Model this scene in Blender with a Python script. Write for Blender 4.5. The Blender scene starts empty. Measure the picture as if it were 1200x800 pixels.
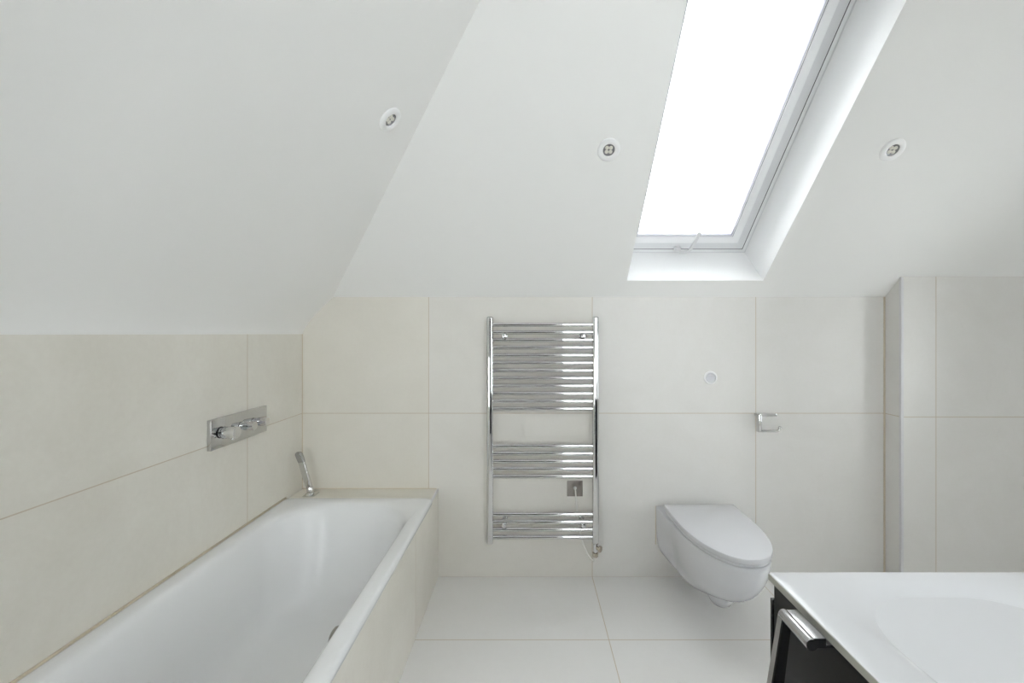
import bpy, bmesh, math
from mathutils import Vector, Matrix

C = bpy.context.scene.collection
PI = math.pi

# ------------------------------------------------------------------ helpers
def link(name, bm, mat, parent=None, smooth=True, angle=40):
    me = bpy.data.meshes.new(name)
    bmesh.ops.recalc_face_normals(bm, faces=bm.faces[:])
    bm.to_mesh(me); bm.free()
    o = bpy.data.objects.new(name, me)
    C.objects.link(o)
    if mat: me.materials.append(mat)
    if smooth:
        for p in me.polygons: p.use_smooth = True
        try: me.set_sharp_from_angle(angle=math.radians(angle))
        except Exception: pass
    if parent:
        o.parent = parent
        o.matrix_parent_inverse = Matrix.Translation(-parent.location) if parent.rotation_euler.to_quaternion().angle < 1e-6 else parent.matrix_basis.inverted()
    return o

def tag(o, label, cat, group=None):
    o['label'] = label; o['category'] = cat
    if group: o['group'] = group
    return o

def thing(name, label, cat, loc=(0, 0, 0), group=None):
    o = bpy.data.objects.new(name, None); C.objects.link(o)
    o.location = loc; o.empty_display_size = 0.05
    return tag(o, label, cat, group)

def struct(name, bm, mat, parent=None, **k):
    o = link(name, bm, mat, parent, **k)
    if not parent: o['kind'] = 'structure'
    return o

def box(bm, a, b, bev=0.0, seg=2):
    a = Vector(a); b = Vector(b)
    lo = Vector(map(min, a, b)); hi = Vector(map(max, a, b))
    r = bmesh.ops.create_cube(bm, size=1.0)
    vs = r['verts']
    for v in vs:
        v.co = Vector([(lo[i] + hi[i]) / 2 + v.co[i] * (hi[i] - lo[i]) for i in range(3)])
    if bev:
        es = list({e for v in vs for e in v.link_edges})
        bmesh.ops.bevel(bm, geom=es, offset=bev, segments=seg, affect='EDGES', profile=0.5, clamp_overlap=True)
    return bm

def bxm(a, b, bev=0.0, seg=2):
    return box(bmesh.new(), a, b, bev, seg)

def loft(bm, loops, cap0=True, cap1=True, closed=True):
    rows = [[bm.verts.new(p) for p in L] for L in loops]
    n = len(rows[0])
    for a, b in zip(rows[:-1], rows[1:]):
        for i in range(n if closed else n - 1):
            j = (i + 1) % n
            try: bm.faces.new((a[i], a[j], b[j], b[i]))
            except ValueError: pass
    if cap0: bm.faces.new(rows[0][::-1])
    if cap1: bm.faces.new(rows[-1])
    return bm

def cyl(bm, p, q, r, r2=None, n=24, bev=0.0):
    """cylinder p->q with softly rounded end edges"""
    p = Vector(p); q = Vector(q); r2 = r if r2 is None else r2
    ax = (q - p); L = ax.length; ax.normalize()
    u = ax.orthogonal().normalized(); w = ax.cross(u)
    def ring(t, rr): return [p + ax * t + (u * math.cos(2*PI*i/n) + w * math.sin(2*PI*i/n)) * rr for i in range(n)]
    loops = []
    if bev: loops += [ring(0, r - bev), ring(bev * .3, r - bev * .3), ring(bev, r)]
    else: loops += [ring(0, r)]
    if bev: loops += [ring(L - bev, r2), ring(L - bev * .3, r2 - bev * .3), ring(L, r2 - bev)]
    else: loops += [ring(L, r2)]
    return loft(bm, loops)

def lathe(bm, prof, M, n=32, cap0=False, cap1=False):
    loops = [[M @ Vector((r * math.cos(2*PI*i/n), r * math.sin(2*PI*i/n), z)) for i in range(n)] for r, z in prof]
    return loft(bm, loops, cap0, cap1)

def tube(bm, pts, r, n=12):
    pts = [Vector(p) for p in pts]
    loops = []; u = None
    for i, p in enumerate(pts):
        t = (pts[min(i+1, len(pts)-1)] - pts[max(i-1, 0)]).normalized()
        u = t.orthogonal().normalized() if u is None else (u - t * u.dot(t)).normalized()
        w = t.cross(u)
        loops.append([p + (u * math.cos(2*PI*k/n) + w * math.sin(2*PI*k/n)) * r for k in range(n)])
    return loft(bm, loops)

def spline(ctrl, m=10):
    P = [Vector(c) for c in ctrl]; P = [P[0]] + P + [P[-1]]
    out = []
    for i in range(1, len(P) - 2):
        a, b, c, d = P[i-1:i+3]
        for k in range(m):
            t = k / m
            out.append(0.5 * ((2*b) + (c-a)*t + (2*a-5*b+4*c-d)*t*t + (3*b-a-3*c+d)*t**3))
    out.append(P[-2]); return out

def rrect(cx, cy, hx, hy, r, z, n=10):
    r = min(r, hx - 1e-4, hy - 1e-4); out = []
    for sx, sy, a0 in ((1, 1, 0), (-1, 1, 90), (-1, -1, 180), (1, -1, 270)):
        for k in range(n + 1):
            a = math.radians(a0 + 90 * k / n)
            out.append(Vector((cx + sx * (hx - r) + r * math.cos(a), cy + sy * (hy - r) + r * math.sin(a), z)))
    return out

# ---------------------------------------------------------------- materials
def principled(name, col, rough=0.5, metal=0.0, coat=0.0, spec=0.5):
    m = bpy.data.materials.new(name); m.use_nodes = True
    b = m.node_tree.nodes['Principled BSDF']
    b.inputs['Base Color'].default_value = (*col, 1)
    b.inputs['Roughness'].default_value = rough
    b.inputs['Metallic'].default_value = metal
    b.inputs['Coat Weight'].default_value = coat
    b.inputs['Coat Roughness'].default_value = 0.04
    b.inputs['Specular IOR Level'].default_value = spec
    return m, m.node_tree, b

def noisy(name, c1, c2, scale, rough=0.5, metal=0.0, coat=0.0, bump=0.0, spec=0.5, stretch=None):
    m, nt, b = principled(name, c1, rough, metal, coat, spec)
    g = nt.nodes.new('ShaderNodeNewGeometry')
    n = nt.nodes.new('ShaderNodeTexNoise'); n.inputs['Scale'].default_value = scale
    n.inputs['Detail'].default_value = 5
    if stretch:
        mp = nt.nodes.new('ShaderNodeMapping'); mp.inputs['Scale'].default_value = stretch
        nt.links.new(g.outputs['Position'], mp.inputs['Vector']); nt.links.new(mp.outputs['Vector'], n.inputs['Vector'])
    else:
        nt.links.new(g.outputs['Position'], n.inputs['Vector'])
    mx = nt.nodes.new('ShaderNodeMix'); mx.data_type = 'RGBA'
    mx.inputs['A'].default_value = (*c1, 1); mx.inputs['B'].default_value = (*c2, 1)
    nt.links.new(n.outputs['Fac'], mx.inputs['Factor'])
    nt.links.new(mx.outputs['Result'], b.inputs['Base Color'])
    if bump:
        bp = nt.nodes.new('ShaderNodeBump'); bp.inputs['Strength'].default_value = bump
        bp.inputs['Distance'].default_value = 0.002
        nt.links.new(n.outputs['Fac'], bp.inputs['Height']); nt.links.new(bp.outputs['Normal'], b.inputs['Normal'])
    return m

def tile_mat(name, axes, offs, c1, c2, grout, size=0.904, width=0.0034, rough=0.42, warm=None):
    """large-format tile: joints every `size` along two world axes"""
    m, nt, b = principled(name, c1, rough)
    N = nt.nodes.new; Lk = nt.links.new
    g = N('ShaderNodeNewGeometry'); s = N('ShaderNodeSeparateXYZ'); Lk(g.outputs['Position'], s.inputs[0])
    def math_(op, a, bb=None):
        n = N('ShaderNodeMath'); n.operation = op
        for i, v in enumerate((a, bb)):
            if v is None: continue
            if isinstance(v, (int, float)): n.inputs[i].default_value = v
            else: Lk(v, n.inputs[i])
        return n.outputs[0]
    masks = []; cells = []
    for ax, off in zip(axes, offs):
        t = math_('DIVIDE', math_('SUBTRACT', s.outputs[ax], off), size)
        cells.append(math_('FLOOR', t))
        fr = math_('FRACT', t)
        d = math_('MULTIPLY', math_('MINIMUM', fr, math_('SUBTRACT', 1.0, fr)), size)
        masks.append(math_('LESS_THAN', d, width / 2))
    mask = math_('MAXIMUM', masks[0], masks[1])
    # each tile its own patch of stone
    cmb = N('ShaderNodeCombineXYZ'); Lk(math_('MULTIPLY', cells[0], 3.7), cmb.inputs[0]); Lk(math_('MULTIPLY', cells[1], 5.3), cmb.inputs[1])
    add = N('ShaderNodeVectorMath'); add.operation = 'ADD'
    Lk(g.outputs['Position'], add.inputs[0]); Lk(cmb.outputs[0], add.inputs[1])
    n1 = N('ShaderNodeTexNoise'); n1.inputs['Scale'].default_value = 3.2; n1.inputs['Detail'].default_value = 8
    n1.inputs['Roughness'].default_value = 0.62; n1.inputs['Distortion'].default_value = 0.6
    n2 = N('ShaderNodeTexNoise'); n2.inputs['Scale'].default_value = 60; n2.inputs['Detail'].default_value = 3
    Lk(add.outputs[0], n1.inputs['Vector']); Lk(add.outputs[0], n2.inputs['Vector'])
    f = math_('ADD', math_('MULTIPLY', n1.outputs['Fac'], 0.8), math_('MULTIPLY', n2.outputs['Fac'], 0.2))
    ramp = N('ShaderNodeValToRGB'); ramp.color_ramp.elements[0].position = 0.35; ramp.color_ramp.elements[1].position = 0.65
    ramp.color_ramp.elements[0].color = (*c2, 1); ramp.color_ramp.elements[1].color = (*c1, 1)
    Lk(f, ramp.inputs[0])
    base = ramp.outputs['Color']
    if warm:                     # warm bounced light tinted into the tiles towards the bath
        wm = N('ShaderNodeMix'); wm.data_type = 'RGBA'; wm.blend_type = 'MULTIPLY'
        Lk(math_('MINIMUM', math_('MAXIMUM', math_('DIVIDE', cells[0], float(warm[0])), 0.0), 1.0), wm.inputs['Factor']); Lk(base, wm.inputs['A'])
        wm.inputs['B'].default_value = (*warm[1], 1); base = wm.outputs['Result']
    mx = N('ShaderNodeMix'); mx.data_type = 'RGBA'
    Lk(mask, mx.inputs['Factor']); Lk(base, mx.inputs['A']); mx.inputs['B'].default_value = (*grout, 1)
    Lk(mx.outputs['Result'], b.inputs['Base Color'])
    bp = N('ShaderNodeBump'); bp.inputs['Strength'].default_value = 0.5; bp.inputs['Distance'].default_value = 0.001; bp.invert = True
    Lk(mask, bp.inputs['Height']); Lk(bp.outputs['Normal'], b.inputs['Normal'])
    return m

T1, T2, GR = (0.770, 0.757, 0.735), (0.735, 0.720, 0.692), (0.57, 0.49, 0.39)
W1, W2 = (0.765, 0.742, 0.68), (0.700, 0.672, 0.605)  # bath-side tile tones, with warm bounced light mixed into the colour
TX, TZ = 0.354, 0.903            # joint positions on the back wall
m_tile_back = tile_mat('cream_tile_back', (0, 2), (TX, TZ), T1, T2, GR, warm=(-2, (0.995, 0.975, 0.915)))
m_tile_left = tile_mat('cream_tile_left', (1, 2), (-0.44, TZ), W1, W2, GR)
m_tile_box = tile_mat('cream_tile_boxing', (0, 2), (2.154, TZ), T1, T2, GR)
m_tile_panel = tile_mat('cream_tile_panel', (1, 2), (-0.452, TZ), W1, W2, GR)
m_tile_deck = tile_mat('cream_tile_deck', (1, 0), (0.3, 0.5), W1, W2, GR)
m_tile_floor = tile_mat('cream_tile_floor', (0, 1), (TX, -0.464), (0.79, 0.782, 0.772), (0.765, 0.755, 0.74), GR, rough=0.35)
m_plaster = noisy('white_plaster', (0.875, 0.872, 0.858), (0.865, 0.862, 0.848), 2.0, rough=0.75, bump=0.04)
m_reveal = noisy('white_reveal_paint', (0.915, 0.917, 0.92), (0.905, 0.907, 0.91), 3.0, rough=0.6)
m_winwhite = noisy('white_window_lacquer', (0.86, 0.865, 0.875), (0.85, 0.855, 0.865), 8.0, rough=0.35)
m_catch = noisy('pale_grey_plastic', (0.74, 0.74, 0.75), (0.72, 0.72, 0.73), 30, rough=0.35)
m_sashgrey = noisy('shaded_white_lacquer', (0.76, 0.765, 0.78), (0.74, 0.745, 0.76), 20, rough=0.4)
m_gap = noisy('dark_gasket', (0.10, 0.10, 0.11), (0.13, 0.13, 0.14), 20, rough=0.6)
m_spacer = noisy('grey_glazing_spacer', (0.27, 0.27, 0.33), (0.31, 0.31, 0.37), 30, rough=0.4)
m_white = noisy('white_ceramic', (0.66, 0.663, 0.69), (0.65, 0.653, 0.68), 4, rough=0.14, coat=0.3)
m_enamel = noisy('white_enamel', (0.815, 0.82, 0.828), (0.805, 0.81, 0.818), 3, rough=0.25, coat=0.0)
m_plastic = noisy('white_plastic', (0.675, 0.677, 0.705), (0.665, 0.667, 0.695), 6, rough=0.22)
m_chrome = noisy('chrome', (0.72, 0.72, 0.72), (0.69, 0.69, 0.69), 12, rough=0.05, metal=1)
m_plate = noisy('satin_chrome_plate', (0.60, 0.60, 0.595), (0.57, 0.57, 0.565), 12, rough=0.06, metal=1)
m_bezel = noisy('bright_white_enamel', (0.90, 0.90, 0.90), (0.885, 0.885, 0.885), 12, rough=0.3)
m_steel = noisy('brushed_steel', (0.50, 0.50, 0.50), (0.43, 0.43, 0.435), 40, rough=0.25, metal=1, stretch=(30, 1, 30))
m_bronze = noisy('dark_nickel_plate', (0.30, 0.275, 0.255), (0.34, 0.31, 0.285), 40, rough=0.3, metal=0.8)
m_brass = noisy('brass', (0.62, 0.55, 0.46), (0.56, 0.50, 0.42), 60, rough=0.25, metal=0.9)
m_cable = noisy('white_cable', (0.82, 0.81, 0.78), (0.80, 0.79, 0.76), 40, rough=0.45)
m_black = noisy('anthracite_matt_lacquer', (0.013, 0.013, 0.0133), (0.016, 0.016, 0.0163), 60, rough=0.5, spec=0.3)
m_gloss_black = noisy('gloss_black', (0.012, 0.012, 0.013), (0.016, 0.016, 0.017), 60, rough=0.2)
m_basin = noisy('basin_white', (0.665, 0.668, 0.685), (0.655, 0.658, 0.675), 3, rough=0.22, coat=0.1)
m_edge = noisy('shaded_basin_edge', (0.40, 0.40, 0.355), (0.37, 0.37, 0.325), 30, rough=0.35)  # white basin edge darkened by the floor's reflection, put into the colour
m_silicone = noisy('beige_silicone', (0.66, 0.59, 0.47), (0.60, 0.53, 0.42), 30, rough=0.5)
m_bead = noisy('pale_edge_profile', (0.72, 0.71, 0.72), (0.68, 0.67, 0.69), 30, rough=0.35)
m_led = noisy('led_lens', (0.85, 0.82, 0.70), (0.70, 0.69, 0.66), 300, rough=0.12, coat=0.6)
m_reflector = noisy('led_reflector', (0.50, 0.50, 0.51), (0.28, 0.28, 0.29), 260, rough=0.22, metal=0.7)
m_door = noisy('dark_door_paint', (0.022, 0.022, 0.026), (0.028, 0.028, 0.032), 12, rough=0.6)
m_mirror_edge = noisy('mirror_glass_edge', (0.20, 0.21, 0.30), (0.24, 0.25, 0.34), 30, rough=0.2)
m_mirror, _, _ = principled('mirror_silver', (0.86, 0.88, 0.88), 0.01, 1.0)
m_plug = noisy('grey_brass_nickel', (0.40, 0.39, 0.37), (0.45, 0.44, 0.42), 30, rough=0.2, metal=1)

def glass_mat():
    m = bpy.data.materials.new('clear_pane'); m.use_nodes = True
    nt = m.node_tree; nt.nodes.clear()
    o = nt.nodes.new('ShaderNodeOutputMaterial'); t = nt.nodes.new('ShaderNodeBsdfTransparent')
    t.inputs['Color'].default_value = (0.97, 0.98, 0.98, 1)
    g = nt.nodes.new('ShaderNodeBsdfGlossy'); g.inputs['Roughness'].default_value = 0.02
    f = nt.nodes.new('ShaderNodeFresnel'); f.inputs['IOR'].default_value = 1.35
    mx = nt.nodes.new('ShaderNodeMixShader')
    nt.links.new(f.outputs[0], mx.inputs[0]); nt.links.new(t.outputs[0], mx.inputs[1]); nt.links.new(g.outputs[0], mx.inputs[2])
    nt.links.new(mx.outputs[0], o.inputs[0]); return m
m_glass = glass_mat()

# ------------------------------------------------------------- measurements
F, PX, PY = 477.0, 619.0, 391.0     # focal length and vanishing point (1200x800 frame)
D, H = 2.25, 1.342                  # camera to back wall, camera height
XL, XR, YR = -1.2486, 3.0, -3.25     # left wall, right wall, rear wall
ZT = 1.545                          # top of the tiled back wall
ZC = 2.70                           # flat ceiling
ZL = 1.340                          # top of tiled left wall
YC = -(ZC - ZT)
SL = 0.981
def left_x(z): return -1.085 + (z - 1.538) / SL

# -------------------------------------------------------------------- shell
struct('floor', bxm((XL - .12, YR - .12, -.1), (XR + .12, .12, 0)), m_tile_floor)
struct('wall_left', bxm((XL - .12, YR, 0), (XL, 0, ZL)), m_tile_left)
RW = (-1.45, -0.88, 0.60, 1.70)              # unseen window added in the right wall for fill light
def right_wall():
    bm = bmesh.new(); x0, x1 = XR, XR + .12
    box(bm, (x0, YR, 0), (x1, RW[0], ZC)); box(bm, (x0, RW[1], 0), (x1, 0, ZC))
    box(bm, (x0, RW[0], 0), (x1, RW[1], RW[2])); box(bm, (x0, RW[0], RW[3]), (x1, RW[1], ZC))
    return bm
struct('wall_right', right_wall(), m_plaster, smooth=False)

# back wall: outline follows the coved left slope
prof = [(XL, ZL), (XL + .006, ZL + .016), (XL + .015, ZL + .033), (XL + .029, ZL + .055), (XL + .046, ZL + .077),
        (XL + .070, ZL + .104), (XL + .110, ZL + .146), (-1.085, 1.538)]
def back_wall():
    bm = bmesh.new()
    out = [(XL - .12, 0), (XR + .12, 0), (XR + .12, ZT), (left_x(ZT), ZT)] + [p for p in prof[::-1]] + [(XL - .12, ZL)]
    loft(bm, [[Vector((x, 0, z)) for x, z in out], [Vector((x, .12, z)) for x, z in out]])
    return bm
struct('wall_back', back_wall(), m_tile_back, smooth=False)

# boxing on the right of the back wall, cut to the slope
BX, BY = 1.970, -0.100
def boxing():
    bm = bmesh.new()
    sec = [(0, 0), (BY, 0), (BY, ZT - BY - .001), (0, ZT - .001)]
    loft(bm, [[Vector((BX, y, z)) for y, z in sec], [Vector((XR, y, z)) for y, z in sec]])
    return bm
struct('wall_boxing', boxing(), m_tile_box, smooth=False)
struct('trim_1', bxm((BX - .003, BY - .003, 0), (BX + .012, BY + .010, ZT - BY - .004), .002), m_bead)
struct('trim_2', bxm((XL, -.004, .48), (XL + .004, 0, ZL)), m_silicone)
struct('trim_3', bxm((BX - .006, -.005, 0), (BX, 0, ZT)), m_silicone)

# partition behind the vanity
PXW = 1.031
struct('wall_partition', bxm((PXW, -1.412, 0), (PXW + .11, YR, ZC)), m_plaster)

# ceilings
SKX, SKY, SKZ, SKH, SKL = 0.8895, -0.081, 1.626, 0.3635, 1.26
R2 = math.sqrt(.5)
def SK(x, v, w): return Vector((SKX + x, SKY + (w - v) * R2, SKZ + (w + v) * R2))

def sheet(bm, faces):
    for f in faces: bm.faces.new([bm.verts.new(p) for p in f])

def ceiling():
    bm = bmesh.new()
    # left slope with its cove
    P = prof + [(left_x(ZT), ZT), (left_x(ZC), ZC)]
    rows = []
    for x, z in P:
        yb = 0.0 if z <= ZT else -(z - ZT)
        rows.append((Vector((x, yb, z)), Vector((x, YR, z))))
    vs = [(bm.verts.new(a), bm.verts.new(b)) for a, b in rows]
    for (a, b), (c, d) in zip(vs[:-1], vs[1:]): bm.faces.new((a, b, d, c))
    # back slope round the skylight opening
    def q(x, z): return Vector((x, -(z - ZT), z))
    z1 = SKZ; z2 = SKZ + SKL * R2; xa, xb = SKX - SKH, SKX + SKH
    sheet(bm, [[q(left_x(ZT), ZT), q(xa, ZT), q(xa, z1), q(xa, z2), q(xa, ZC), q(left_x(ZC), ZC)],
               [q(xa, ZT), q(xb, ZT), q(xb, z1), q(xa, z1)],
               [q(xa, z2), q(xb, z2), q(xb, ZC), q(xa, ZC)],
               [q(xb, ZT), q(XR, ZT), q(XR, ZC), q(xb, ZC), q(xb, z2), q(xb, z1)]])
    # flat ceiling
    sheet(bm, [[Vector((left_x(ZC), YR, ZC)), Vector((XR, YR, ZC)), Vector((XR, YC, ZC)), Vector((xb, YC, ZC)), Vector((xa, YC, ZC)), Vector((left_x(ZC), YC, ZC))]])
    bmesh.ops.remove_doubles(bm, verts=bm.verts[:], dist=1e-5)
    return bm
ceil = struct('ceiling', ceiling(), m_plaster, angle=20)

# rear wall, with a dark door and unseen windows added for fill light
DX0, DX1, DZ = -0.50, 0.37, 2.10
FILL_WINS = [(-1.18, -0.58, 0.45, 1.40), (0.42, 1.01, 0.70, 2.58), (1.80, 2.24, 0.60, 1.75)]
def rear():
    bm = bmesh.new()
    y0, y1 = YR - .12, YR
    holes = [(DX0, DX1, 0, DZ)] + FILL_WINS
    xs = sorted({XL - .12, XR + .12} | {h[0] for h in holes} | {h[1] for h in holes})
    for x0, x1 in zip(xs[:-1], xs[1:]):
        h = [q for q in holes if q[0] < (x0 + x1) / 2 < q[1]]
        if not h: box(bm, (x0, y0, 0), (x1, y1, ZC))
        else:
            if h[0][2] > 0: box(bm, (x0, y0, 0), (x1, y1, h[0][2]))
            box(bm, (x0, y0, h[0][3]), (x1, y1, ZC))
    return bm
struct('wall_rear', rear(), m_plaster, smooth=False)
d = struct('door_1', bxm((DX0 + .005, YR - .07, .005), (DX1 - .005, YR - .03, DZ - .005), .003), m_door)
hb = bmesh.new(); cyl(hb, (DX1 - .07, YR - .03, 1.0), (DX1 - .07, YR + .02, 1.0), .009); cyl(hb, (DX1 - .07, YR + .015, 1.0), (DX1 - .19, YR + .015, 1.0), .008, bev=.003)
link('door_handle', hb, m_steel, d)
def ring_frame(x0, x1, z0, z1, t, ya, yb):
    bm = bmesh.new()
    box(bm, (x0, ya, z0), (x0 + t, yb, z1)); box(bm, (x1 - t, ya, z0), (x1, yb, z1))
    box(bm, (x0 + t, ya, z0), (x1 - t, yb, z0 + t)); box(bm, (x0 + t, ya, z1 - t), (x1 - t, yb, z1))
    return bm
for i, (a_, b_, c_, e_) in enumerate(FILL_WINS):
    w2 = struct('window_%d' % (2 + i), ring_frame(a_, b_, c_, e_, .05, YR - .09, YR - .03), m_winwhite)
    link('window_pane', bxm((a_ + .04, YR - .063, c_ + .04), (b_ - .04, YR - .057, e_ - .04)), m_glass, w2)
def side_frame():
    bm = bmesh.new(); xa, xb, t = XR + .03, XR + .09, .05; y0, y1, z0, z1 = RW
    box(bm, (xa, y0, z0), (xb, y0 + t, z1)); box(bm, (xa, y1 - t, z0), (xb, y1, z1))
    box(bm, (xa, y0 + t, z0), (xb, y1 - t, z0 + t)); box(bm, (xa, y0 + t, z1 - t), (xb, y1 - t, z1))
    return bm
w4 = struct('window_5', side_frame(), m_winwhite)
link('window_pane', bxm((XR + .057, RW[0] + .04, RW[2] + .04), (XR + .063, RW[1] - .04, RW[3] - .04)), m_glass, w4)
# ----------------------------------------------------------- the skylight
OFF = 0.043      # the window sits a little left of the plaster opening
def rect_ring(prof, closed=False, off=OFF):
    """sweep an (inset, depth) profile round the skylight opening"""
    bm = bmesh.new()
    loops = []
    for ins, w in prof:
        a, b = SKH - ins, SKL - ins
        loops.append([SK(-a - off, ins, w), SK(a, ins, w), SK(a, b, w), SK(-a - off, b, w)])
    if closed: loops.append(loops[0])
    loft(bm, loops, False, False)
    bmesh.ops.remove_doubles(bm, verts=bm.verts[:], dist=1e-6)
    return bm
win = struct('window_1', rect_ring([(.0025, .266), (.008, .264), (.010, .259), (.0235, .259), (.0235, .34), (.0025, .34)], True), m_winwhite, smooth=False)
def revealm():
    bm = rect_ring([(0, 0), (0, .265), (-.02, .265), (-.02, 0.002)], True, 0)
    return bm
link('window_reveal', revealm(), m_reveal, win, smooth=False)
link('window_gap', rect_ring([(.0235, .2595), (.0285, .2595), (.0285, .30), (.0235, .30)], True), m_gap, win, smooth=False)
link('window_sash', rect_ring([(.074, .33), (.074, .250), (.078, .240), (.080, .239), (.116, .239), (.118, .241), (.118, .33)], True), m_winwhite, win, angle=15)
link('sash_edge', rect_ring([(.0285, .33), (.0285, .258), (.030, .2575), (.078, .2402), (.078, .33)], True), m_sashgrey, win, smooth=False)  # chamfer of the white sash, its shading painted in as grey
link('frame_joint', rect_ring([(-.001, .2615), (.003, .2615), (.003, .270), (-.001, .270)], True, 0), m_sashgrey, win, smooth=False)
link('glazing_spacer', rect_ring([(.118, .2425), (.1200, .2425), (.1200, .262), (.118, .262)], True), m_spacer, win, smooth=False)
link('glazing_bead', rect_ring([(.1200, .244), (.1230, .244), (.1230, .264), (.1200, .264)], True), m_winwhite, win, smooth=False)
link('glazing_spacer', rect_ring([(.1230, .247), (.1247, .247), (.1247, .264), (.1230, .264)], True), m_spacer, win, smooth=False)
def pane():
    bm = bmesh.new(); a, b0, b1 = SKH - .119, .119, SKL - .119
    loft(bm, [[SK(-a - OFF, b0, w), SK(a, b0, w), SK(a, b1, w), SK(-a - OFF, b1, w)] for w in (.264, .270)])
    return bm
link('window_pane', pane(), m_glass, win, smooth=False)
# ventilation catch on the lower sash
def sk_box(bm, x0, x1, v0, v1, w0, w1, bev=.002):
    b2 = bmesh.new(); box(b2, (x0, v0, w0), (x1, v1, w1), bev)
    me = bpy.data.meshes.new('tmp'); b2.to_mesh(me); b2.free()
    me.transform(Matrix(((1, 0, 0, SKX), (0, -R2, R2, SKY), (0, R2, R2, SKZ), (0, 0, 0, 1))))
    bm.from_mesh(me); bpy.data.meshes.remove(me)
HX = -0.030
bm = bmesh.new()
sk_box(bm, HX - .030, HX + .002, .030, .052, .225, .252, .003)
lev = bmesh.new()
pts = spline([SK(HX - .004, .030, .222), SK(HX + .022, .036, .214), SK(HX + .043, .050, .208), SK(HX + .052, .078, .205), SK(HX + .058, .115, .203), SK(HX + .064, .172, .200)], 8)
ax = Vector((0, -R2, R2)); nrm = Vector((0, R2, R2))
loops = []
for i, p in enumerate(pts):
    t = (pts[min(i + 1, len(pts) - 1)] - pts[max(i - 1, 0)]).normalized()
    s_ = t.cross(nrm).normalized()
    loops.append([p + s_ * .0085 + nrm * .0035, p - s_ * .0085 + nrm * .0035, p - s_ * .0085 - nrm * .0035, p + s_ * .0085 - nrm * .0035])
loft(lev, loops)
wh = link('window_catch', bm, m_catch, win)
link('catch_lever', lev, m_catch, wh)

# -------------------------------------------------------------- downlights
def downlight(px, py, side, label):
    u, v = (px - PX) / F, (PY - py) / F
    if side == 'back':
        dd = (ZT + D - H) / (v + 1); n = Vector((0, -R2, -R2))
    else:
        # z = 1.538 + SL*(x+1.085)
        dd = (1.538 + SL * 1.085 - H) / (v - SL * u); n = Vector((SL, 0, -1)).normalized()
    p = Vector((u * dd, dd - D, H + v * dd))
    xa = Vector((1, 0, 0)) if side == 'back' else Vector((0, 1, 0))
    ya = n.cross(xa); M = Matrix((xa, ya, n)).transposed().to_4x4(); M.translation = p
    t = thing('downlight', label, 'ceiling light', p, 'recessed downlights in the sloping ceilings')
    b = bmesh.new()
    lathe(b, [(.0465, 0), (.0465, .004), (.045, .0068), (.042, .0085), (.034, .0095), (.0275, .009), (.0255, .008), (.0245, .006), (.0245, .001)], M, 40)
    link('bezel', b, m_bezel, t)
    b = bmesh.new(); lathe(b, [(.0246, .0045), (.0236, .002), (.022, .0012), (.012, .001), (.001, .001)], M, 32, cap1=True)
    link('reflector', b, m_reflector, t)
    for k in range(4):
        a = PI / 4 + k * PI / 2
        Mk = M @ Matrix.Translation((.0115 * math.cos(a), .0115 * math.sin(a), .001))
        b = bmesh.new(); lathe(b, [(.0082, 0), (.0080, .002), (.0068, .0038), (.004, .005), (.0012, .0055)], Mk, 16, cap1=True)
        link('lens', b, m_led, t)
    return t
downlight(456.7, 139.5, 'left', 'round white downlight recessed in the left sloping ceiling above the bath')
downlight(713.3, 175.3, 'back', 'round white four-LED downlight in the ceiling just left of the skylight')
downlight(1045.5, 175.5, 'back', 'round white downlight in the sloping ceiling right of the skylight')

# ------------------------------------------------------------ bath surround
XP = -0.497                       # face of the tiled bath panel
s = thing('bath_surround', 'cream tiled bath panel and ledge boxing in the white bathtub', 'bath surround', (XP, -.1, 0))
link('front_panel', bxm((XP - .014, -2.02, 0), (XP, 0, .472)), m_tile_panel, s, smooth=False)
link('end_panel', bxm((XL + .001, -2.02, 0), (XP - .014, -2.006, .472)), m_tile_panel, s, smooth=False)
link('ledge', bxm((XL + .001, -.175, .472), (XP - .007, 0, .486)), m_tile_deck, s, smooth=False)
link('edge_trim', bxm((XP - .007, -.175, .472), (XP + .001, 0, .487), .001), m_bead, s)

tub = thing('bathtub', 'white enamel bathtub built in along the left tiled wall', 'bathtub', (-.8675, -1.033, 0))
def bathtub():
    bm = bmesh.new(); L = []
    x0, x1, y0, y1 = XL + .0036, -.488, -1.908, -.156
    cx, cy, hx, hy = (x0 + x1) / 2, (y0 + y1) / 2, (x1 - x0) / 2, (y1 - y0) / 2
    def add(ix, iy, z, r): L.append(rrect(cx, cy, hx - ix, hy - iy, r, z, 14))
    add(.03, .03, .474, .02); add(.004, .004, .474, .03); add(0, 0, .477, .03); add(0, 0, .488, .03); add(.002, .002, .494, .03)
    add(.006, .006, .499, .03); add(.013, .013, .5015, .034); add(.025, .025, .5025, .05); add(.04, .045, .5022, .09)
    add(.052, .060, .5005, .16); add(.060, .070, .496, .20); add(.067, .079, .487, .21); add(.073, .088, .472, .215)
    add(.080, .100, .44, .215); add(.092, .125, .36, .21); add(.104, .155, .27, .2); add(.117, .19, .19, .19)
    add(.132, .215, .148, .18); add(.152, .24, .122, .17); add(.18, .27, .108, .15); add(.22, .34, .102, .12); add(.30, .5, .10, .06)
    loft(bm, L, False, True)
    return bm
link('tub', bathtub(), m_enamel, tub, angle=60)
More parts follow.
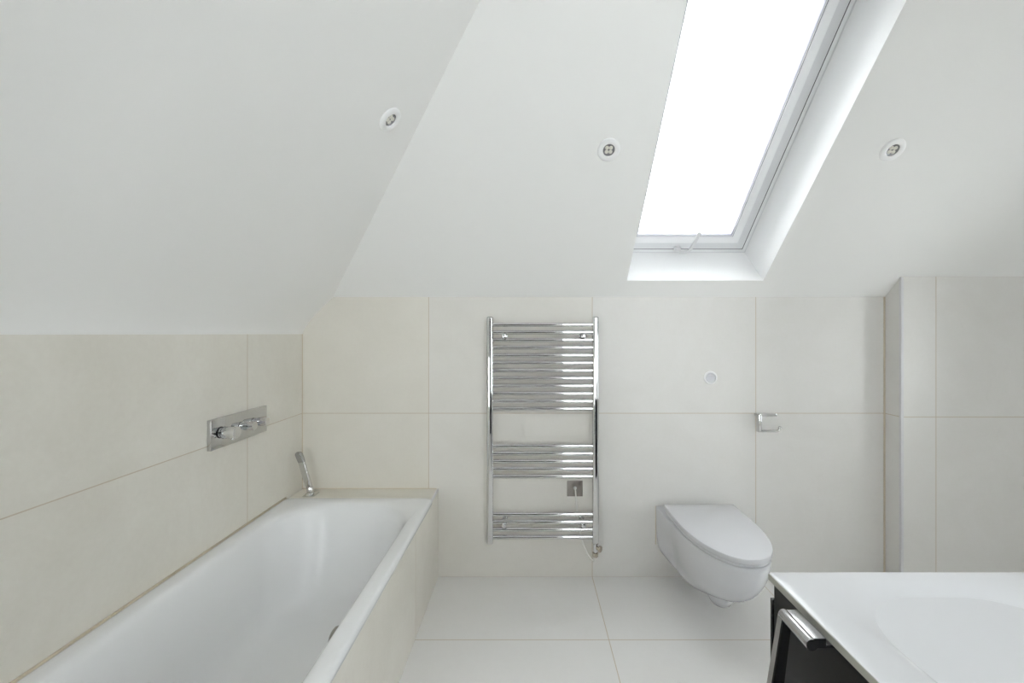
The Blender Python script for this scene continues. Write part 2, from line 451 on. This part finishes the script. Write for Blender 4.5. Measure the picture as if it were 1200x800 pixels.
# chrome overflow rosette on the inner front wall
OV = Vector((-.573, -1.03, .425))
b = bmesh.new()
M = Matrix.Rotation(-PI / 2, 4, 'Y'); M.translation = OV
lathe(b, [(.036, -.012), (.036, .004), (.034, .010), (.028, .015), (.015, .018), (.001, .0185)], M, 32, cap1=True)
link('overflow_cap', b, m_plug, tub)
b = bmesh.new(); lathe(b, [(.034, 0), (.033, .004), (.02, .007), (.001, .008)], Matrix.Translation((-.8675, -1.03, .1)), 28, cap1=True)
link('waste_plug', b, m_plug, tub)
struct('trim_4', bxm((XL, -2.0, .487), (XL + .0075, -.158, .5035), .001), m_silicone)
struct('trim_5', bxm((XL + .004, -.0035, .486), (XP - .01, 0, .4895)), m_silicone)

# -------------------------------------------------- concealed shower valve
vt = thing('bath_valve', 'chrome rectangular thermostatic valve plate with three knobs on the left wall', 'bath tap', (XL, -.5, .945))
XF = XL + .016
link('plate', bxm((XL + .0002, -.6685, .885), (XF, -.330, 1.005), .0015), m_plate, vt)
def knob_x(y, z, r, x1, collar):
    b = bmesh.new()
    M = Matrix.Rotation(PI / 2, 4, 'Y'); M.translation = Vector((XF, y, z))
    Lk_ = x1 - XF
    pr = [(r * .86, 0), (r * .86, .006), (r * .82, .007), (r * .82, .010), (r, .0105)] if collar else [(r * .9, 0), (r * .9, .004), (r * .82, .005), (r * .82, .008), (r, .009)]
    pr += [(r, Lk_ - .003), (r * .97, Lk_ - .0007), (r * .9, Lk_), (.0005, Lk_)]
    lathe(b, pr, M, 36, cap0=True, cap1=True)
    return b
k1 = link('temperature_knob', knob_x(-.612, .945, .0235, -1.170, True), m_chrome, vt)
b = bmesh.new(); cyl(b, (-1.186, -.612, .926), (-1.186, -.617, .917), .0065, bev=.002); link('stop_button', b, m_chrome, k1)
b = bmesh.new()
M = Matrix.Rotation(PI / 2, 4, 'Y'); M.translation = Vector((XF + .008, -.612, .945))
lathe(b, [(.0215, 0), (.0242, .0005), (.0242, .0025), (.0215, .003)], M, 36)
link('scale_ring', b, m_black, k1)
for y in (-.492, -.406):
    link('flow_knob', knob_x(y, .945, .0185, -1.180, False), m_chrome, vt)

# --------------------------------------------------------------- hand shower
hs = thing('hand_shower', 'slim chrome hand shower standing on the tiled ledge in the bath corner', 'hand shower', (-1.155, -.085, .486))
bp = bmesh.new(); box(bp, (-1.185, -.115, .4862), (-1.125, -.055, .4905), .001)
link('base_plate', bp, m_chrome, hs)
b = bmesh.new(); cyl(b, (-1.157, -.085, .490), (-1.163, -.085, .530), .0185, .0165, bev=.003); link('holder', b, m_chrome, hs)
b = bmesh.new()
pth = [(-1.163, -.087, .524, .012, .009), (-1.1655, -.088, .538, .0165, .009), (-1.1755, -.091, .575, .0178, .0085), (-1.1875, -.094, .620, .0178, .0082), (-1.1985, -.096, .664, .0175, .0082)]
pth2 = [(-1.1985, -.096, .664, .0176, .0085), (-1.203, -.099, .682, .018, .010), (-1.2085, -.105, .707, .0175, .011), (-1.2105, -.109, .716, .0145, .009)]
def bar(path):
    bm = bmesh.new(); L = []
    P = [Vector(p[:3]) for p in path]
    for i, p in enumerate(path):
        t = (P[min(i + 1, len(P) - 1)] - P[max(i - 1, 0)]).normalized()
        a = Vector((.86, -.15, 0)); a = (a - t * a.dot(t)).normalized(); c = t.cross(a)
        L.append([P[i] + a * (q.x) + c * q.y for q in rrect(0, 0, p[3], p[4], .004, 0, 3)])
    loft(bm, L); return bm
b.free()
wd = link('wand', bar(pth), m_chrome, hs, angle=35)
link('spray_head', bar(pth2), m_steel, hs, angle=35)

# --------------------------------------------------------------- towel rail
tr = thing('towel_radiator', 'tall chrome ladder towel radiator on the cream back wall', 'towel radiator', (.078, -.07, .217))
for xa, xb in ((-.2224, -.1865), (.3421, .378)):
    link('post', bxm((xa, -.087, .217), (xb, -.050, 1.436), .012, 5), m_chrome, tr, angle=50)
def bars():
    zs = [1.391 - .0409 * k for k in range(12)] + [.7415 - .0406 * k for k in range(5)] + [.3765 - .0406 * k for k in range(4)]
    for z in zs:
        b = bmesh.new(); cyl(b, (-.190, -.070, z), (.346, -.070, z), .0112, n=28); link('rail', b, m_chrome, tr)
bars()
for x in (-.128, .294):
    for z in (1.329, .3265):
        b = bmesh.new()
        cyl(b, (x, -.0005, z), (x, -.006, z), .0145, bev=.0015); cyl(b, (x, -.004, z), (x, -.086, z), .0075)
        cyl(b, (x, -.080, z), (x, -.100, z), .0135, bev=.004)
        link('bracket', b, m_chrome, tr)
# heating element
he = bmesh.new(); cyl(he, (.3595, -.068, .219), (.3595, -.068, .192), .0125, bev=.002); cyl(he, (.3595, -.068, .200), (.3595, -.068, .158), .0105, bev=.002)
hel = link('heating_element', he, m_chrome, tr)
b = bmesh.new(); cyl(b, (.3595, -.068, .198), (.384, -.088, .198), .009, bev=.002); cyl(b, (.378, -.083, .198), (.386, -.090, .198), .0165, bev=.002); link('element_knob', b, m_brass, hel)
b = bmesh.new(); cyl(b, (.3595, -.068, .170), (.3595, -.068, .148), .0165, .0145, n=6); link('nut', b, m_brass, hel)
b = bmesh.new()
tube(b, spline([(.2575, -.006, .492), (.2575, -.022, .487), (.260, -.030, .455), (.265, -.030, .400), (.270, -.028, .330), (.283, -.030, .250),
                (.310, -.036, .170), (.338, -.052, .128), (.354, -.064, .124), (.3595, -.068, .150)], 8), .0038, 10)
link('cable', b, m_cable, hel)

op = thing('outlet_plate', 'dark square cable outlet plate on the wall behind the towel radiator', 'outlet plate', (.2575, -.003, .489))
link('plate', bxm((.2145, -.0058, .446), (.3005, -.0003, .532), .0012), m_bronze, op)
b = bmesh.new(); cyl(b, (.2575, -.0055, .4925), (.2575, -.013, .4925), .0095, bev=.002); link('cable_gland', b, m_plastic, op)

# -------------------------------------------------------------- flush button
fb = thing('flush_button', 'small round white flush button on the wall above the toilet', 'flush button', (1.0066, -.002, 1.0996))
M = Matrix.Rotation(PI / 2, 4, 'X'); M.translation = Vector((1.0066, 0, 1.0996))
b = bmesh.new(); lathe(b, [(.0365, 0), (.0365, .004), (.0345, .0065), (.0285, .0075), (.0272, .0055), (.0265, .002)], M, 40); link('collar', b, m_bezel, fb)
b = bmesh.new(); lathe(b, [(.0262, .0), (.0262, .0045), (.0245, .0058), (.015, .0048), (.0005, .0045)], M, 40, cap1=True); pb = link('push_button', b, m_plastic, fb)
b = bmesh.new()
arc = [Vector((1.0066 + .0185 * math.cos(math.radians(a)), -.0062, 1.0996 + .0185 * math.sin(math.radians(a)))) for a in range(40, 141, 10)]
arc2 = [Vector((1.0066 + x * .0142, -.0062, 1.0996 + .0128 + .003 * (1 - x * x))) for x in [-1 + .2 * i for i in range(11)]]
loft(b, [arc + arc2, [p + Vector((0, .002, 0)) for p in arc + arc2]]); link('half_flush_segment', b, m_bead, pb, smooth=False)

# ---------------------------------------------------- toilet roll holder
rh = thing('toilet_roll_holder', 'empty chrome C-shaped toilet roll holder on the wall right of the toilet', 'toilet roll holder', (1.30, -.02, .86))
b = bmesh.new(); box(b, (1.247, -.030, .8905), (1.358, -.0003, .9065), .003); link('mount', b, m_chrome, rh)
b = bmesh.new(); box(b, (1.245, -.052, .809), (1.263, -.022, .905), .004); link('side_arm', b, m_chrome, rh)
b = bmesh.new(); tube(b, spline([(1.252, -.044, .8155), (1.28, -.044, .8145), (1.335, -.044, .8145), (1.353, -.044, .8165), (1.361, -.044, .825), (1.364, -.044, .834)], 8), .0068, 14)
link('roll_bar', b, m_chrome, rh)
b = bmesh.new(); bmesh.ops.create_uvsphere(b, u_segments=18, v_segments=12, radius=.0098)
for v in b.verts: v.co += Vector((1.364, -.044, .833))
link('end_stop', b, m_chrome, rh)

# --------------------------------------------------------------------- toilet
TCX = 0.909
to = thing('toilet', 'white wall-hung toilet with closed lid on the cream tiled back wall', 'toilet', (TCX, -.3, 0))
def dshape(hw, yb, yf, ys, z, p=2.2, hwb=None, n=28, rb=0.0):
    """D outline: straight back at yb, sides to ys, rounded front reaching yf"""
    hwb = hw if hwb is None else hwb
    out = []
    for k in range(7):
        t = k / 6; out.append(Vector((TCX - hwb + (hw * 0 + 2 * hwb) * t, yb, z)))
    for k in range(1, 7):
        t = k / 7; out.append(Vector((TCX + hwb + (hw - hwb) * t, yb + (ys - yb) * t, z)))
    for k in range(n + 1):
        a = PI * k / n; ca, sa = math.cos(a), math.sin(a)
        out.append(Vector((TCX + hw * math.copysign(abs(ca) ** (2 / p), ca), ys + (yf - ys) * abs(sa) ** (2 / p), z)))
    for k in range(1, 7):
        t = 1 - k / 7; out.append(Vector((TCX - hwb - (hw - hwb) * t, yb + (ys - yb) * t, z)))
    return out
def pan():
    bm = bmesh.new(); y0 = -.0005
    lv = [ # z, half width, half width at wall, front, start of curve, back
        (.392, .186, .200, -.606, -.20, 0), (.389, .190, .2035, -.611, -.20, 0), (.378, .191, .2045, -.612, -.20, 0), (.345, .189, .2040, -.607, -.20, 0),
        (.310, .184, .2030, -.597, -.20, 0), (.275, .177, .2020, -.578, -.19, 0), (.240, .168, .2000, -.553, -.18, 0), (.210, .160, .1970, -.525, -.17, 0),
        (.185, .153, .1930, -.496, -.15, 0), (.165, .149, .1880, -.464, -.13, 0), (.148, .146, .1810, -.430, -.12, 0), (.134, .143, .1720, -.398, -.12, 0),
        (.122, .140, .1600, -.370, -.13, -.020), (.112, .135, .1500, -.345, -.14, -.040), (.103, .126, .135, -.322, -.15, -.070), (.096, .113, .118, -.300, -.16, -.100), (.092, .098, .100, -.280, -.17, -.130)]
    loft(bm, [dshape(h, y0 + yb, f, s_, z, 2.1, hb) for z, h, hb, f, s_, yb in lv])
    return bm
link('pan', pan(), m_white, to, angle=60)
b = bmesh.new()
L = []
for z, rx, ry, cy in ((.20, .060, .09, -.33), (.12, .060, .080, -.325), (.100, .055, .070, -.32), (.084, .048, .058, -.32), (.073, .038, .045, -.32), (.067, .026, .030, -.32), (.0655, .012, .014, -.32)):
    L.append([Vector((TCX + rx * math.cos(2*PI*k/32), cy + ry * math.sin(2*PI*k/32), z)) for k in range(32)])
loft(b, L); link('trap_outlet', b, m_white, to, angle=60)
def slab(hw, yb, yf, z0, z1, rnd):
    bm = bmesh.new(); L = []
    for ins, z in ((rnd, z0), (rnd * .3, z0 + rnd * .3), (0, z0 + rnd), (0, z1 - rnd), (rnd * .3, z1 - rnd * .3), (rnd, z1)):
        L.append(dshape(hw - ins, yb - ins, yf + ins, -.235, z, 2.2))
    loft(bm, L); return bm
link('seat', slab(.182, -.082, -.604, .3945, .4085, .003), m_plastic, to, angle=50)
link('lid', slab(.186, -.077, -.612, .4105, .4325, .003), m_plastic, to, angle=50)
for sx in (-1, 1):
    b = bmesh.new(); cyl(b, (TCX + sx * .08, -.088, .390), (TCX + sx * .08, -.088, .412), .012); link('hinge', b, m_chrome, to)
b = bmesh.new(); L = dshape(.201, -.0003, -.003, -.001, 0, 2)
struct('trim_6', bxm((TCX - .2065, -.0025, .18), (TCX - .203, 0, .392)), m_silicone)

# --------------------------------------------------------------------- vanity
VX, VY, VZ = 0.496, D and -(D - .842), 0.850
VY0 = -2.42
va = thing('vanity_cabinet', 'dark anthracite vanity cabinet with chrome pull under the white basin', 'vanity cabinet', (.76, -1.9, 0))
def carcass():
    bm = bmesh.new(); x0, x1, y0, y1 = VX + .022, PXW - .002, VY0 + .004, VY - .008
    box(bm, (x0, y1 - .018, 0), (x1, y1, .835)); box(bm, (x0, y0, 0), (x1, y0 + .018, .835))
    box(bm, (x1 - .016, y0 + .018, 0), (x1, y1 - .018, .835)); box(bm, (x0, y0 + .018, 0), (x0 + .016, y1 - .018, .835))
    box(bm, (x0 + .016, y0 + .018, .0), (x1 - .016, y1 - .018, .10))
    return bm
link('carcass', carcass(), m_black, va, smooth=False)
dr = link('drawer', bxm((VX + .007, VY - .009, .25), (VX + .0215, VY0 + .01, .8345), .001), m_black, va)
dr['label'] = 'matt anthracite drawer front'
link('side_panel', bxm((VX + .004, VY - .0075, .22), (VX + .020, VY - .001, .7975), .0008), m_gloss_black, va)
# short chrome pull with a slanted strut
hz, hx = .8345 - .0015, .464
ya, yb = -(D - .741), -(D - .6655)
hd = bmesh.new(); cyl(hd, (hx, ya, hz), (hx, yb, hz), .0098, n=32, bev=.0015)
box(hd, (hx + .003, ya - .004, hz - .0055), (VX - .008, yb + .0012, hz + .0105), .0012)
box(hd, (VX - .010, ya - .004, hz - .0055), (VX + .0072, yb + .0012, hz - .0005), .0005)
hdl = link('pull', hd, m_steel, dr)
b = bmesh.new(); cyl(b, (hx, yb + .0006, hz), (hx, yb - .0006, hz), .0092, n=32); box(b, (hx + .004, yb + .0014, hz - .005), (VX - .0085, yb + .0004, hz + .010)); link('end_reflection', b, m_gloss_black, hdl)  # dark cabinet reflection on the pull's end, painted as a black face
def strut_part(x0, x1, x2, x3, t):
    """slanted flat strut hanging from the far end of the pull"""
    bm = bmesh.new(); z0, z1, yc = hz - .001, .655, ya - .004
    loft(bm, [[Vector((a, yc - t, z)), Vector((c, yc - t, z)), Vector((c, yc + t, z)), Vector((a, yc + t, z))] for a, c, z in ((x0, x1, z0), (x2, x3, z1))])
    return bm
st = link('strut', strut_part(hx - .0052, hx + .013, hx - .0335, hx - .0085, .0022), m_gloss_black, hdl, smooth=False)
link('strut_edge', strut_part(hx - .0082, hx - .0052, hx - .0368, hx - .0335, .006), m_steel, st, smooth=False)

ba = thing('washbasin', 'wide white washbasin top with shallow rounded bowl on the dark vanity', 'washbasin', (.76, -1.9, VZ))
def basin():
    bm = bmesh.new(); L = []
    x0, x1, y1, y0 = VX, PXW - .001, VY, VY0
    cx, cy, hx_, hy_ = (x0 + x1) / 2, (y0 + y1) / 2, (x1 - x0) / 2, (y1 - y0) / 2
    def add(i, z, r): L.append(rrect(cx, cy, hx_ - i, hy_ - i, r, z, 12))
    add(.03, VZ - .0145, .004); add(.001, VZ - .0145, .004); add(0, VZ - .0135, .005); add(0, VZ - .002, .005); add(.0007, VZ - .0007, .005); add(.0025, VZ, .006)
    bx0, bx1, by1, by0 = .545, 1.010, VY - .010, VY0 + .06
    bcx, bcy, bhx, bhy = (bx0 + bx1) / 2, (by0 + by1) / 2, (bx1 - bx0) / 2, (by1 - by0) / 2
    def bow(i, z, r): L.append(rrect(bcx, bcy, bhx - i, bhy - i, r, z, 12))
    for ins, dz, r in ((-.008, 0, .10), (.006, .0008, .12), (.020, .003, .13), (.034, .007, .135), (.048, .0135, .135), (.060, .022, .13), (.072, .033, .125), (.084, .045, .12),
                       (.097, .056, .11), (.112, .064, .10), (.130, .070, .085), (.152, .074, .06), (.175, .076, .04), (.205, .077, .015)):
        bow(ins, VZ - dz, r)
    loft(bm, L); return bm
link('basin_top', basin(), m_basin, ba, angle=50)
link('front_edge_shade', bxm((VX - .0012, VY0 + .004, VZ - .0142), (VX + .0008, VY - .003, VZ - .0012), .0005), m_edge, ba, smooth=False)  # thin band painted grey for the dark floor mirrored in the edge

mi = thing('wall_mirror', 'frameless mirror on the partition wall above the washbasin', 'mirror', (PXW, -1.9, 1.4))
link('mirror_glass', bxm((PXW - .0082, VY - .002, 0.98), (PXW - .003, VY0, 2.3)), m_mirror, mi, smooth=False)
link('mirror_backing', bxm((PXW - .003, VY - .002, 0.98), (PXW - .0003, VY0, 2.3)), m_mirror_edge, mi, smooth=False)

# ------------------------------------------------------------------- daylight
w = bpy.data.worlds.new('overcast_sky'); bpy.context.scene.world = w; w.use_nodes = True
bg = w.node_tree.nodes['Background']
bg.inputs['Color'].default_value = (0.96, 0.985, 1.0, 1); bg.inputs['Strength'].default_value = 9.1

# --------------------------------------------------------------------- camera
cd = bpy.data.cameras.new('camera'); cam = bpy.data.objects.new('camera', cd); C.objects.link(cam)
cam.location = (0, -D, H); cam.rotation_euler = (PI / 2, 0, 0)
cd.sensor_fit = 'HORIZONTAL'; cd.sensor_width = 36; cd.lens = 36 * F / 1200
cd.shift_x = -(PX - 600) / 1200; cd.shift_y = (PY - 400) / 1200
cd.clip_start = 0.02
sc = bpy.context.scene; sc.camera = cam
sc.view_settings.view_transform = 'Standard'; sc.view_settings.look = 'None'
sc.view_settings.gamma = 1; sc.view_settings.use_curve_mapping = False
sc.view_settings.exposure = 0.0
sc.cycles.diffuse_bounces = 10; sc.cycles.max_bounces = 16; sc.cycles.glossy_bounces = 6
